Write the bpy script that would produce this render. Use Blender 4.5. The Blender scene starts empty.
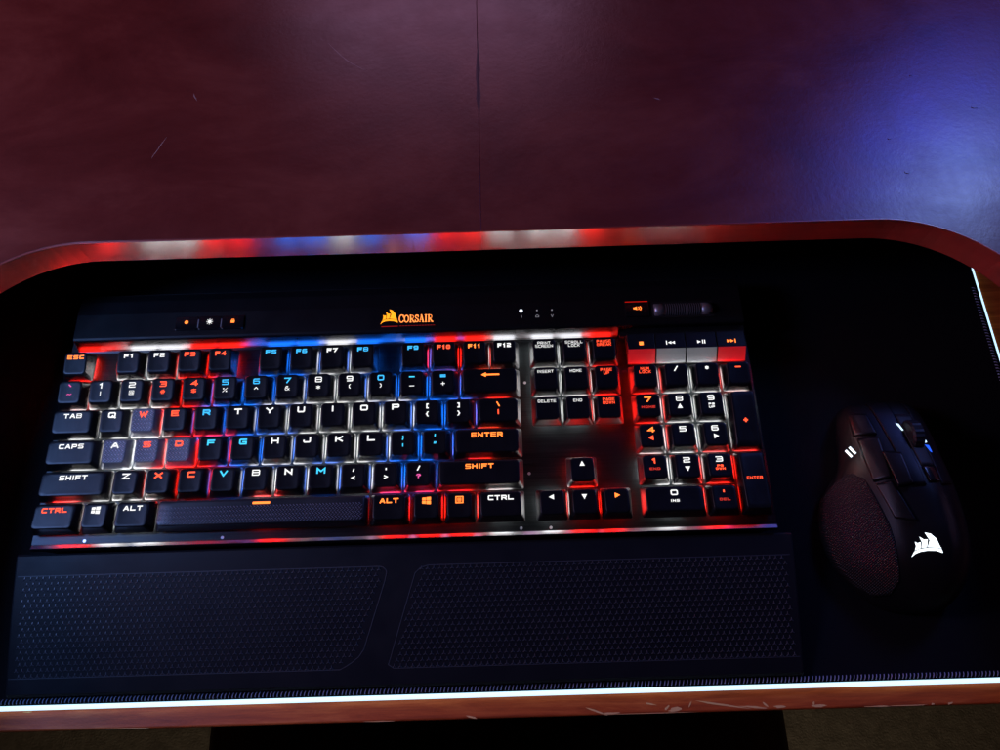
import bpy, bmesh, math, random
from mathutils import Vector, Matrix
from mathutils.bvhtree import BVHTree
random.seed(7)
S = 0.001                      # everything is written in millimetres
C = bpy.context.scene.collection
U = 19.05
PZ = -2.5                      # top of the aluminium plate
PAD = -22.0                    # top of the mouse pad
TRAY = -26.0                   # top of the tray
DT, DB = 60.0, 40.5            # top and underside of the desk board

# ------------------------------------------------------------------ helpers
class MB:
    def __init__(s): s.v = []; s.f = []; s.sm = []
    def add(s, vs, fs, smooth=False):
        n = len(s.v); s.v += [tuple(v) for v in vs]
        s.f += [tuple(i + n for i in f) for f in fs]; s.sm += [smooth] * len(fs)
        return s
    def box(s, x0, x1, y0, y1, z0, z1):
        vs = [(x, y, z) for z in (z0, z1) for (x, y) in ((x0, y0), (x1, y0), (x1, y1), (x0, y1))]
        return s.add(vs, [(3, 2, 1, 0), (4, 5, 6, 7), (0, 1, 5, 4), (1, 2, 6, 5), (2, 3, 7, 6), (3, 0, 4, 7)])
    def prism(s, pts, z0, z1):
        n = len(pts)
        vs = [(x, y, z0) for x, y in pts] + [(x, y, z1) for x, y in pts]
        fs = [tuple(range(n - 1, -1, -1)), tuple(range(n, 2 * n))] + [(i, (i + 1) % n, n + (i + 1) % n, n + i) for i in range(n)]
        return s.add(vs, fs)
    def loft(s, rings, cap0=True, cap1=True, smooth=True, close=True):
        n = len(rings[0]); vs = [p for r in rings for p in r]; fs = []
        for k in range(len(rings) - 1):
            for i in range(n if close else n - 1):
                j = (i + 1) % n
                fs.append((k * n + i, k * n + j, (k + 1) * n + j, (k + 1) * n + i))
        s.add(vs, fs, smooth)
        b = len(s.v) - len(vs)
        if cap0: s.f.append(tuple(b + i for i in range(n - 1, -1, -1))); s.sm.append(False)
        if cap1: s.f.append(tuple(b + (len(rings) - 1) * n + i for i in range(n))); s.sm.append(False)
        return s
    def cyl(s, c, r, h, axis='z', n=24, smooth=True):
        rings = []
        for t in (0, h):
            ring = []
            for i in range(n):
                a = 2 * math.pi * i / n; u, w = r * math.cos(a), r * math.sin(a)
                if axis == 'z': ring.append((c[0] + u, c[1] + w, c[2] + t))
                elif axis == 'x': ring.append((c[0] + t, c[1] + u, c[2] + w))
                else: ring.append((c[0] + w, c[1] + t, c[2] + u))
            rings.append(ring)
        return s.loft(rings, smooth=smooth)
    def tube(s, path, r, n=8):
        rings = []
        for i, p in enumerate(path):
            p = Vector(p)
            d = (Vector(path[min(i + 1, len(path) - 1)]) - Vector(path[max(i - 1, 0)])).normalized()
            up = Vector((0, 0, 1)) if abs(d.z) < .9 else Vector((1, 0, 0))
            a = d.cross(up).normalized(); b = a.cross(d)
            rings.append([tuple(p + a * r * math.cos(2 * math.pi * k / n) + b * r * math.sin(2 * math.pi * k / n)) for k in range(n)])
        return s.loft(rings)
    def mesh(s, name):
        m = bpy.data.meshes.new(name)
        m.from_pydata([(x * S, y * S, z * S) for x, y, z in s.v], [], s.f)
        m.polygons.foreach_set('use_smooth', s.sm); m.update()
        return m
    def build(s, name, mat, parent=None, loc=None):
        return link(name, s.mesh(name), mat, parent, loc)

def link(name, mesh, mat, parent=None, loc=None):
    if mat is not None and not mesh.materials: mesh.materials.append(mat)
    o = bpy.data.objects.new(name, mesh); C.objects.link(o)
    if parent: o.parent = parent
    if loc: o.location = Vector(loc) * S
    return o
def bevel(o, w, seg=2, ang=35):
    m = o.modifiers.new('bevel', 'BEVEL'); m.width = w * S; m.segments = seg; m.limit_method = 'ANGLE'; m.angle_limit = math.radians(ang)
    return o
def empty(name, loc, label, cat, group=None):
    o = bpy.data.objects.new(name, None); C.objects.link(o); o.location = Vector(loc) * S; o.empty_display_size = .02
    o['label'] = label; o['category'] = cat
    if group: o['group'] = group
    return o
def arc(cx, cy, r, a0, a1, n):
    return [(cx + r * math.cos(math.radians(a0 + (a1 - a0) * i / n)), cy + r * math.sin(math.radians(a0 + (a1 - a0) * i / n))) for i in range(n + 1)]
def rrect(x0, x1, y0, y1, r, n=5):
    return arc(x1 - r, y1 - r, r, 0, 90, n) + arc(x0 + r, y1 - r, r, 90, 180, n) + arc(x0 + r, y0 + r, r, 180, 270, n) + arc(x1 - r, y0 + r, r, 270, 360, n)

# ------------------------------------------------------------------ materials
def mat(name, col, rough=.5, metal=0, spec=.5, emit=None, es=0, coat=0, coatr=.1):
    m = bpy.data.materials.new(name); m.use_nodes = True
    b = m.node_tree.nodes['Principled BSDF']
    b.inputs['Base Color'].default_value = (*col, 1); b.inputs['Roughness'].default_value = rough
    b.inputs['Metallic'].default_value = metal; b.inputs['Specular IOR Level'].default_value = spec
    b.inputs['Coat Weight'].default_value = coat; b.inputs['Coat Roughness'].default_value = coatr
    if emit: b.inputs['Emission Color'].default_value = (*emit, 1); b.inputs['Emission Strength'].default_value = es
    return m
def N(m, t, **kw):
    n = m.node_tree.nodes.new(t)
    for k, v in kw.items():
        if hasattr(n, k): setattr(n, k, v)
        else: n.inputs[k].default_value = v
    return n
def L(m, a, b): m.node_tree.links.new(a, b)
def bsdf(m): return m.node_tree.nodes['Principled BSDF']
def coords(m, scale=(1, 1, 1), rot=(0, 0, 0)):
    tc = N(m, 'ShaderNodeTexCoord'); mp = N(m, 'ShaderNodeMapping')
    mp.inputs['Scale'].default_value = scale; mp.inputs['Rotation'].default_value = rot
    L(m, tc.outputs['Object'], mp.inputs['Vector']); return mp.outputs['Vector']
def noise(m, vec, scale, detail=4, rough=.55, dist=0):
    n = N(m, 'ShaderNodeTexNoise'); n.inputs['Scale'].default_value = scale; n.inputs['Detail'].default_value = detail
    n.inputs['Roughness'].default_value = rough; n.inputs['Distortion'].default_value = dist
    L(m, vec, n.inputs['Vector']); return n.outputs['Fac']
def ramp(m, fac, stops):
    r = N(m, 'ShaderNodeValToRGB'); L(m, fac, r.inputs['Fac']); e = r.color_ramp.elements
    while len(e) < len(stops): e.new(.5)
    for i, (p, c) in enumerate(stops): e[i].position = p; e[i].color = (*c, 1) if len(c) == 3 else c
    return r.outputs['Color']
def math_(m, op, a, b=None):
    n = N(m, 'ShaderNodeMath', operation=op)
    for i, x in enumerate((a, b)):
        if x is None: continue
        if isinstance(x, (int, float)): n.inputs[i].default_value = x
        else: L(m, x, n.inputs[i])
    return n.outputs[0]
def bump(m, h, dist, strength=1.0):
    b = N(m, 'ShaderNodeBump'); b.inputs['Distance'].default_value = dist; b.inputs['Strength'].default_value = strength
    L(m, h, b.inputs['Height']); L(m, b.outputs['Normal'], bsdf(m).inputs['Normal']); return b
def ramp_rough(m, fac, a, b):
    n = N(m, 'ShaderNodeMapRange'); n.inputs['To Min'].default_value = a; n.inputs['To Max'].default_value = b
    n.inputs['From Min'].default_value = .3; n.inputs['From Max'].default_value = .7
    L(m, fac, n.inputs['Value']); L(m, n.outputs[0], bsdf(m).inputs['Roughness'])

def plastic(name, col, rough, grain=2500, d=.00004):
    m = mat(name, col, rough); v = coords(m)
    n = noise(m, v, grain, 3); bump(m, n, d, .6)
    ramp_rough(m, noise(m, v, 60, 4), rough - .06, rough + .08)
    return m
M_CAP = plastic('black_abs_plastic', (.006, .006, .007), .36)
bsdf(M_CAP).inputs['Specular IOR Level'].default_value = .28
M_BODY = plastic('black_shell_plastic', (.012, .012, .014), .45)
M_BAR = plastic('black_top_bar_plastic', (.006, .0065, .008), .42)
bsdf(M_BAR).inputs['Specular IOR Level'].default_value = .2
M_RUB = plastic('soft_black_rubber', (.011, .012, .015), .46, 900, .00003)
bsdf(M_RUB).inputs['Specular IOR Level'].default_value = .22
M_MOUSE = plastic('matte_mouse_plastic', (.006, .006, .007), .40)
bsdf(M_MOUSE).inputs['Specular IOR Level'].default_value = .22
M_GLOSS = mat('gloss_black_plastic', (.008, .008, .01), .14)
M_DARK = mat('dark_recess', (.006, .006, .007), .6)

def knurl(name, col, rough, period, height):
    m = mat(name, col, rough)
    tc = N(m, 'ShaderNodeTexCoord'); sp = N(m, 'ShaderNodeSeparateXYZ'); L(m, tc.outputs['Object'], sp.inputs[0])
    k = 2 * math.pi / (period * S)
    a = math_(m, 'MULTIPLY', math_(m, 'ADD', sp.outputs['X'], sp.outputs['Y']), k * .7)
    b = math_(m, 'MULTIPLY', math_(m, 'SUBTRACT', sp.outputs['X'], sp.outputs['Y']), k * .7)
    h = math_(m, 'MULTIPLY', math_(m, 'ABSOLUTE', math_(m, 'SINE', a)), math_(m, 'ABSOLUTE', math_(m, 'SINE', b)))
    bump(m, h, height * S, 1)
    return m
M_GREY = plastic('grey_cap_plastic', (.17, .18, .19), .42)
M_STUDG = mat('highlit_grey_tread', (.60, .62, .68), .35); M_STUDB = mat('highlit_black_tread', (.24, .26, .31), .3); M_STAR = mat('highlit_rubber_star', (.085, .092, .105), .33)  # paler colours carry the highlights of the raised treads and stars
M_SPACE = plastic('black_spacebar_plastic', (.016, .017, .020), .36)
M_GRIP = knurl('dotted_rubber_grip', (.011, .010, .011), .5, 2.2, .45)
bsdf(M_GRIP).inputs['Specular IOR Level'].default_value = .3

# brushed aluminium, streaked along x
M_ALU = mat('brushed_black_aluminium', (.05, .05, .053), .34, metal=.85)
v = coords(M_ALU, (6, 900, 900)); n_ = noise(M_ALU, v, 3, 5, .7)
bump(M_ALU, n_, .00006, .9); ramp_rough(M_ALU, n_, .26, .42)
L(M_ALU, ramp(M_ALU, n_, [(.3, (.006, .007, .008)), (.7, (.024, .029, .031))]), bsdf(M_ALU).inputs['Base Color'])
M_BEV = mat('brushed_aluminium_bevel', (.040, .040, .043), .27, metal=1)
M_LIP = mat('bright_cut_lip', (.30, .30, .31), .30, metal=1)
v = coords(M_BEV, (12, 600, 600)); n_ = noise(M_BEV, v, 3, 4); ramp_rough(M_BEV, n_, .24, .36)

# mahogany laminate on the desk, orange peel and mottling
def wood(name, c0, c1, c2, scale, rough, peel, coat=0):
    m = mat(name, c1, rough, coat=coat, coatr=.22)
    v = coords(m, scale, (0, 0, math.radians(0)))
    n1 = noise(m, v, 7, 10, .68, .5)
    L(m, ramp(m, n1, [(.28, c0), (.5, c1), (.74, c2)]), bsdf(m).inputs['Base Color'])
    v2 = coords(m); n2 = noise(m, v2, peel, 4, .6)
    n3 = noise(m, v2, 45, 6, .65); bump(m, n2, .00014, .5)
    ramp_rough(m, n3, rough - .03, rough + .04)
    return m
M_DESK = wood('mahogany_laminate', (.085, .012, .009), (.135, .022, .016), (.21, .045, .030), (.7, 1.6, 1), .31, 300)
for nd in M_DESK.node_tree.nodes:
    if nd.type == 'MAPPING' and abs(nd.inputs['Scale'].default_value[1] - 1.6) < .01:
        nd.inputs['Rotation'].default_value = (0, 0, math.radians(-38)); nd.inputs['Scale'].default_value = (1.1, 2.0, 1)
M_BAND = wood('mahogany_edge_band', (.36, .045, .030), (.44, .060, .038), (.52, .085, .05), (1, 1, 6), .27, 120, 1)
for nd in M_BAND.node_tree.nodes:
    if nd.type == 'BUMP': nd.inputs['Strength'].default_value = 0
for lk in list(M_BAND.node_tree.links):
    if lk.to_socket.name in ('Normal', 'Roughness') and lk.to_node == bsdf(M_BAND): M_BAND.node_tree.links.remove(lk)
bsdf(M_BAND).inputs['Roughness'].default_value = .27; bsdf(M_BAND).inputs['IOR'].default_value = 2.8
M_TRAY = wood('mahogany_tray', (.33, .045, .008), (.60, .095, .016), (.85, .20, .040), (3, 38, 38), .5, 700)
M_CHIP = mat('bare_chipboard', (.95, .52, .20), .9)
M_SCR = mat('scratched_laminate', (.34, .20, .17), .5)
M_SMUDGE = mat('dark_swollen_seam', (.060, .018, .024), .5)
# cloth pad
M_PAD = mat('black_woven_cloth', (.0045, .005, .007), .8, spec=.15)
v = coords(M_PAD); w_ = N(M_PAD, 'ShaderNodeTexVoronoi'); w_.inputs['Scale'].default_value = 1400; L(M_PAD, v, w_.inputs['Vector'])
bump(M_PAD, w_.outputs['Distance'], .0002, .5)
M_THREAD = mat('edge_thread', (.34, .40, .60), .6)
M_TUBE = mat('glowing_light_tube', (.8, .9, 1), .3, emit=(.50, .80, 1), es=1.6)
M_CARPET = mat('beige_carpet', (.16, .13, .09), .95)
v = coords(M_CARPET); L(M_CARPET, ramp(M_CARPET, noise(M_CARPET, v, 60, 8, .8), [(.3, (.09, .07, .045)), (.7, (.22, .18, .125))]), bsdf(M_CARPET).inputs['Base Color'])
bump(M_CARPET, noise(M_CARPET, v, 350, 4), .0015, .4)
M_SEAT = plastic('black_leatherette', (.012, .012, .013), .5, 700, .0003)
M_PANEL = mat('dark_laminate_side', (.05, .02, .015), .5)

COL = {'w': (1, 1, 1), 'r': (1, .012, .006), 'b': (.008, .17, 1), 'o': (1, .06, .006), 'p': (.75, .02, .35), 'c': (.01, .3, 1)}
LEG = {'w': ((1, 1, 1), 1.15), 'r': ((1, .075, .025), 2.3), 'b': ((.05, .50, 1), 1.25), 'o': ((1, .20, .03), 2.3), 'p': ((1, .12, .45), 1.0), 'c': ((.06, .62, 1), 1.25), 'd': ((.6, .6, .7), .35), 'm': ((1, .05, .03), .7)}
M_LED = {k: mat('led_housing_' + n, (.8, .8, .8), .4, emit=COL[k], es=e) for k, n, e in
         (('w', 'white', 30), ('r', 'red', 60), ('b', 'blue', 42), ('o', 'orange', 34), ('p', 'magenta', 30), ('c', 'azure', 32))}
M_LEG = {k: mat('legend_glow_' + k, (.02, .02, .02), .6, spec=.05, emit=LEG[k][0], es=LEG[k][1]) for k in LEG}

# ------------------------------------------------------------------ stroke lettering
G = {
 'A': [[(0, 0), (.42, 1), (.58, 1), (1, 0)], [(.2, .32), (.8, .32)]], 'B': [[(0, 0), (0, 1), (.9, 1), (1, .85), (1, .62), (.88, .52), (0, .52)], [(.88, .52), (1, .4), (1, .14), (.9, 0), (0, 0)]],
 'C': [[(1, 1), (.12, 1), (0, .85), (0, .15), (.12, 0), (1, 0)]], 'D': [[(0, 0), (0, 1), (.85, 1), (1, .82), (1, .18), (.85, 0), (0, 0)]],
 'E': [[(1, 1), (0, 1), (0, 0), (1, 0)], [(0, .5), (.9, .5)]], 'F': [[(1, 1), (0, 1), (0, 0)], [(0, .48), (.88, .48)]],
 'G': [[(1, 1), (.12, 1), (0, .85), (0, .15), (.12, 0), (1, 0), (1, .48), (.5, .48)]], 'H': [[(0, 0), (0, 1)], [(1, 0), (1, 1)], [(0, .5), (1, .5)]],
 'I': [[(.5, 0), (.5, 1)]], 'J': [[(1, 1), (1, .15), (.88, 0), (.1, 0), (0, .15), (0, .32)]], 'K': [[(0, 0), (0, 1)], [(1, 1), (.35, .5), (1, 0)], [(0, .5), (.35, .5)]],
 'L': [[(0, 1), (0, 0), (1, 0)]], 'M': [[(0, 0), (0, 1), (.5, .35), (1, 1), (1, 0)]], 'N': [[(0, 0), (0, 1), (1, 0), (1, 1)]],
 'O': [[(.12, 0), (0, .15), (0, .85), (.12, 1), (.88, 1), (1, .85), (1, .15), (.88, 0), (.12, 0)]], 'P': [[(0, 0), (0, 1), (.88, 1), (1, .85), (1, .55), (.88, .42), (0, .42)]],
 'Q': [[(.12, 0), (0, .15), (0, .85), (.12, 1), (.88, 1), (1, .85), (1, .15), (.88, 0), (.12, 0)], [(.6, .3), (1.05, -.15)]],
 'R': [[(0, 0), (0, 1), (.88, 1), (1, .85), (1, .58), (.88, .45), (0, .45)], [(.55, .45), (1, 0)]],
 'S': [[(1, 1), (.1, 1), (0, .88), (0, .62), (.1, .5), (.9, .5), (1, .4), (1, .12), (.9, 0), (0, 0)]], 'T': [[(0, 1), (1, 1)], [(.5, 1), (.5, 0)]],
 'U': [[(0, 1), (0, .15), (.12, 0), (.88, 0), (1, .15), (1, 1)]], 'V': [[(0, 1), (.5, 0), (1, 1)]], 'W': [[(0, 1), (.25, 0), (.5, .75), (.75, 0), (1, 1)]],
 'X': [[(0, 0), (1, 1)], [(0, 1), (1, 0)]], 'Y': [[(0, 1), (.5, .45), (1, 1)], [(.5, .45), (.5, 0)]], 'Z': [[(0, 1), (1, 1), (0, 0), (1, 0)]],
 '0': [[(.12, 0), (0, .15), (0, .85), (.12, 1), (.88, 1), (1, .85), (1, .15), (.88, 0), (.12, 0)]], '1': [[(.2, .8), (.6, 1), (.6, 0)]],
 '2': [[(0, 1), (.9, 1), (1, .88), (1, .6), (.9, .5), (.1, .5), (0, .4), (0, 0), (1, 0)]], '3': [[(0, 1), (.9, 1), (1, .88), (1, .12), (.9, 0), (0, 0)], [(.2, .5), (1, .5)]],
 '4': [[(.8, 0), (.8, 1), (0, .3), (1.05, .3)]], '5': [[(1, 1), (0, 1), (0, .55), (.9, .55), (1, .43), (1, .12), (.9, 0), (0, 0)]],
 '6': [[(.95, 1), (.12, 1), (0, .85), (0, .12), (.1, 0), (.9, 0), (1, .12), (1, .45), (.9, .55), (0, .55)]], '7': [[(0, 1), (1, 1), (.4, 0)]],
 '8': [[(.1, .52), (0, .62), (0, .88), (.1, 1), (.9, 1), (1, .88), (1, .62), (.9, .52), (.1, .52), (0, .42), (0, .12), (.1, 0), (.9, 0), (1, .12), (1, .42), (.9, .52)]],
 '9': [[(1, .45), (.1, .45), (0, .57), (0, .88), (.1, 1), (.88, 1), (1, .85), (1, .12), (.9, 0), (.1, 0)]],
 '!': [[(.5, 1), (.5, .35)], [(.5, .12), (.5, 0)]], '@': [[(.7, .3), (.3, .3), (.3, .7), (.7, .7), (.7, .25), (1, .25), (1, 1), (0, 1), (0, 0), (1, 0)]],
 '#': [[(.3, 0), (.4, 1)], [(.65, 0), (.75, 1)], [(.05, .35), (.95, .35)], [(.1, .68), (1, .68)]], '$': [[(1, .85), (.1, .85), (0, .75), (0, .6), (.1, .5), (.9, .5), (1, .4), (1, .25), (.9, .15), (0, .15)], [(.5, 1), (.5, 0)]],
 '%': [[(0, 0), (1, 1)], [(.08, .75), (.25, .75), (.25, .95), (.08, .95), (.08, .75)], [(.75, .05), (.92, .05), (.92, .25), (.75, .25), (.75, .05)]], '^': [[(.1, .5), (.5, 1), (.9, .5)]],
 '&': [[(1, 0), (.15, .75), (.3, 1), (.6, 1), (.65, .8), (.05, .4), (.05, .1), (.2, 0), (.6, 0), (.95, .45)]], '*': [[(.5, .1), (.5, .9)], [(.12, .28), (.88, .72)], [(.12, .72), (.88, .28)]],
 '(': [[(.65, 1), (.4, .8), (.4, .2), (.65, 0)]], ')': [[(.35, 1), (.6, .8), (.6, .2), (.35, 0)]], '-': [[(.1, .5), (.9, .5)]], '_': [[(0, .1), (1, .1)]],
 '=': [[(.1, .68), (.9, .68)], [(.1, .32), (.9, .32)]], '+': [[(.1, .5), (.9, .5)], [(.5, .1), (.5, .9)]], '[': [[(.68, 1), (.4, 1), (.4, 0), (.68, 0)]], ']': [[(.32, 1), (.6, 1), (.6, 0), (.32, 0)]],
 '{': [[(.7, 1), (.48, .9), (.48, .62), (.3, .5), (.48, .38), (.48, .1), (.7, 0)]], '}': [[(.3, 1), (.52, .9), (.52, .62), (.7, .5), (.52, .38), (.52, .1), (.3, 0)]],
 '\\': [[(.25, 1), (.75, 0)]], '|': [[(.5, 1), (.5, 0)]], ';': [[(.5, .75), (.5, .6)], [(.55, .2), (.42, -.1)]], ':': [[(.5, .8), (.5, .62)], [(.5, .3), (.5, .12)]],
 "'": [[(.55, 1), (.45, .6)]], '"': [[(.38, 1), (.32, .65)], [(.68, 1), (.62, .65)]], ',': [[(.55, .6), (.42, .2)]], '<': [[(.85, .9), (.15, .5), (.85, .1)]], '.': [[(.5, .62), (.5, .38)]],
 '>': [[(.15, .9), (.85, .5), (.15, .1)]], '/': [[(.25, 0), (.75, 1)]], '?': [[(.1, .8), (.25, 1), (.8, 1), (.95, .82), (.95, .65), (.5, .5), (.5, .3)], [(.5, .12), (.5, 0)]],
 '`': [[(.3, .9), (.6, .55)]], '~': [[(.0, .4), (.25, .6), (.7, .4), (1, .6)]],
}
NARROW = {'I': .35, '1': .75, '!': .35, ' ': .5, '.': .3, "'": .3}
class Pen:
    """flat strokes laid on a surface given by zf(x, y)"""
    def __init__(s, zf): s.mb = MB(); s.zf = zf; s.k = 0
    def poly(s, pts):
        s.k += 1; n = len(pts)
        s.mb.add([(x, y, s.zf(x, y) + .16 + .004 * (s.k % 9)) for x, y in pts], [tuple(range(n))])
    def stroke(s, pl, t):
        closed = len(pl) > 2 and pl[0] == pl[-1]
        P = [Vector(p) for p in pl]
        if closed: P = P[:-1]
        n = len(P); Lf = []; Rt = []
        for i in range(n):
            a = P[(i - 1) % n] if (closed or i > 0) else None
            b = P[(i + 1) % n] if (closed or i < n - 1) else None
            d0 = (P[i] - a).normalized() if a is not None else None
            d1 = (b - P[i]).normalized() if b is not None else None
            p = P[i].copy()
            if d0 is None: d0 = d1; p = p - d1 * t * .5
            elif d1 is None: d1 = d0; p = p + d0 * t * .5
            m = (d0 + d1)
            m = m.normalized() if m.length > .05 else d0
            nn = Vector((-m.y, m.x)); c = max(.45, nn.dot(Vector((-d0.y, d0.x))))
            Lf.append(p + nn * (t * .5 / c)); Rt.append(p - nn * (t * .5 / c))
        vs = Lf + Rt; s.k += 1
        e = n if closed else n - 1
        fs = [(i, n + i, n + (i + 1) % n, (i + 1) % n) for i in range(e)]
        s.mb.add([(q.x, q.y, s.zf(q.x, q.y) + .16 + .004 * (s.k % 9)) for q in vs], fs)
    def text(s, txt, cx, cy, h, w=None, t=None, gap=None, slant=0):
        w = w or h * 1.25; t = t or h * .24; gap = gap if gap is not None else t * 1.9
        wid = [w * NARROW.get(c, 1) - 0 for c in txt]
        x = cx - (sum(wid) + gap * (len(txt) - 1)) / 2
        t0_ = t
        for c, cw in zip(txt, wid):
            t = t0_ * (.72 if c in '8B&@%$#' else .84 if c in '2356E9S' else 1)
            for pl in G.get(c, []):
                iw = cw - t; ih = h - t
                pts = []
                for (a, b) in pl:
                    aa = (a - .5) / .35 * .5 + .5 if (c in 'I!') else a
                    if c in 'I!': aa = .5
                    pts.append((x + t / 2 + aa * iw + slant * b * ih, cy - h / 2 + t / 2 + b * ih))
                s.stroke(pts, t)
            x += cw + gap
        return s

# ------------------------------------------------------------------ desk, tray, pad, floor
floor = MB().box(-2500, 2500, -2500, 2500, -760, -720).build('floor', M_CARPET); floor['kind'] = 'structure'

def cut_outline(z):
    pts = [(-58.5, -430)]
    pts += [(x, y) for x, y in arc(34.5, -29.5, 93, 180, 90, 22)]
    mid = len(pts)
    pts += arc(495, -30, 94, 90, 0, 22)
    pts += [(589, -430)]
    return pts, mid
desk = empty('desk', (265, 400, -720), 'dark red desk with a worn glossy top and curved edge band, beyond the keyboard', 'desk')
DL = Vector((265, 400, -720))
def dpart(mb, name, m, par=desk):
    o = mb.build(name, m, par); o.location = -DL * S if par is desk else Vector((0, 0, 0)); return o
outl, mid = cut_outline(0)
left = outl[:mid] + [(264.6, 63.5)]
right = [(264.68, 63.6)] + outl[mid:]
left_board = left + [(264.6, 760), (-620, 760), (-620, -430)]
right_board = right + [(1150, -430), (1150, 760), (264.68, 760)]
pl = dpart(MB().prism(left_board[::-1], DB, DT), 'desk_panel', M_DESK); bevel(pl, .22, 2)
pr = dpart(MB().prism(right_board[::-1], DB, DT - .06), 'desk_panel', M_DESK); bevel(pr, .22, 2)
def band(line, zt):
    # thin glued strip on the vertical edge
    n = len(line); out = []
    for i in range(n):
        a = Vector(line[max(i - 1, 0)]); b = Vector(line[min(i + 1, n - 1)]); d = (b - a).normalized()
        nn = Vector((d.y, -d.x)); out.append(Vector(line[i]) + nn * .9)
    rings = []
    for p, q in zip(line, out):
        rings.append([(p[0], p[1], zt + .05), (q.x * .5 + p[0] * .5, q.y * .5 + p[1] * .5, zt + .02), (q.x, q.y, zt - .3), (q.x, q.y, DB - .4), (p[0], p[1], DB - .4)])
    m = MB()
    vs = [p for r in rings for p in r]; fs = []
    for k in range(len(rings) - 1):
        for i in range(5):
            j = (i + 1) % 5; fs.append((k * 5 + i, (k + 1) * 5 + i, (k + 1) * 5 + j, k * 5 + j))
    m.add(vs, fs); m.f.append((0, 1, 2, 3, 4)); m.sm.append(False)
    e = (len(rings) - 1) * 5; m.f.append((e + 4, e + 3, e + 2, e + 1, e)); m.sm.append(False)
    return m
dpart(band(left, DT), 'edge_band', M_BAND); dpart(band(right, DT - .1), 'edge_band', M_BAND)
for x0, x1 in ((-600, -578), (1108, 1130)):
    dpart(MB().box(x0, x1, -400, 740, -720, DB - .5), 'side_panel', M_PANEL)
dpart(MB().box(-577, 1107, 700, 718, -500, DB - .5), 'back_panel', M_PANEL)
# scratches and the swollen seam
def ribbon(pts, w, z):
    m = MB(); vs = []
    for i, p in enumerate(pts):
        a = Vector(pts[max(i - 1, 0)]); b = Vector(pts[min(i + 1, len(pts) - 1)]); d = (b - a).normalized()
        ww = w * math.sin(math.pi * (i + .6) / (len(pts) + .2)) * random.uniform(.7, 1.2)
        nn = Vector((-d.y, d.x)) * ww * .5; p = Vector(p)
        vs += [(p.x + nn.x, p.y + nn.y, z), (p.x - nn.x, p.y - nn.y, z)]
    m.add(vs, [(2 * i, 2 * i + 1, 2 * i + 3, 2 * i + 2) for i in range(len(pts) - 1)])
    return m
def scr(a, b, bend, w, mt=M_SCR):
    pts = []
    for i in range(9):
        t = i / 8; x = a[0] + (b[0] - a[0]) * t; y = a[1] + (b[1] - a[1]) * t
        pts.append((x + random.uniform(-.25, .25), y + bend * math.sin(math.pi * t) + random.uniform(-.2, .2)))
    dpart(ribbon(pts, w, DT + .04), 'scratch', mt)
scr((166.4, 211.5), (193.5, 186.3), -3, .55); scr((83, 172), (86, 166), 0, .7)
scr((64, 122), (71, 138), 1, .6); scr((375, 158), (379, 156), 0, .8)
#sm = [(x, y) for x, y in [(264.4, 222), (263.2, 205), (262.4, 190), (262.0, 178), (262.6, 168), (262.0, 158), (264.4, 140)]]
dpart(MB().prism([(264.55, 150), (264.55, 204), (264.0, 196), (263.4, 187), (263.2, 178), (263.7, 170), (263.1, 162), (263.8, 156)], DT - .02, DT + .05), 'swollen_seam', M_SMUDGE)
dpart(MB().prism([(264.7, 146), (265.3, 154), (265.9, 164), (265.4, 176), (266.1, 186), (265.5, 194), (264.7, 212)], DT - .1, DT + .03), 'swollen_seam', M_SMUDGE)
for x, y, r in ((520.8, 95.9, 1.8), (573, 143.2, 2.0), (515, 121, 1.0), (540, 170, .9)):
    m = MB(); pts = [(x + r * random.uniform(.7, 1.2) * math.cos(a * .7), y + r * .7 * random.uniform(.7, 1.2) * math.sin(a * .7)) for a in range(9)]
    dpart(m.prism(pts, DT - .2, DT + .25), 'dent', M_DESK)

tray = empty('keyboard_tray', (265, 0, TRAY - 16), 'reddish brown wooden keyboard tray with a chipped front edge, under the glowing mouse pad', 'keyboard tray')
TL = Vector((265, 0, TRAY - 16))
tb = MB().box(-570, 1100, -199.0, 330, TRAY - 16, TRAY).build('tray_board', M_TRAY, tray); tb.location = -TL * S; bevel(tb, 1.2, 3)
for x0, x1 in ((-577, -570.5), (1100.5, 1107)):
    o = MB().box(x0, x1, -150, 320, TRAY - 14, TRAY + 20).build('slide_rail', M_DARK, tray); o.location = -TL * S
def chip(pts):
    o = MB().add([(x, y, TRAY + .06) for x, y in pts], [tuple(range(len(pts)))]).build('chipped_spot', M_CHIP, tray); o.location = -TL * S
def chipblob(x, y, w, h, a=0):
    n = 9; pts = []
    for i in range(n):
        t = 2 * math.pi * i / n; r = random.uniform(.55, 1.15)
        px, py = w * r * math.cos(t), h * r * math.sin(t)
        pts.append((x + px * math.cos(a) - py * math.sin(a), min(max(y + px * math.sin(a) + py * math.cos(a), -200), TRAY * 0 - 187)))
    chip(pts)
EY = -198.2
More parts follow.
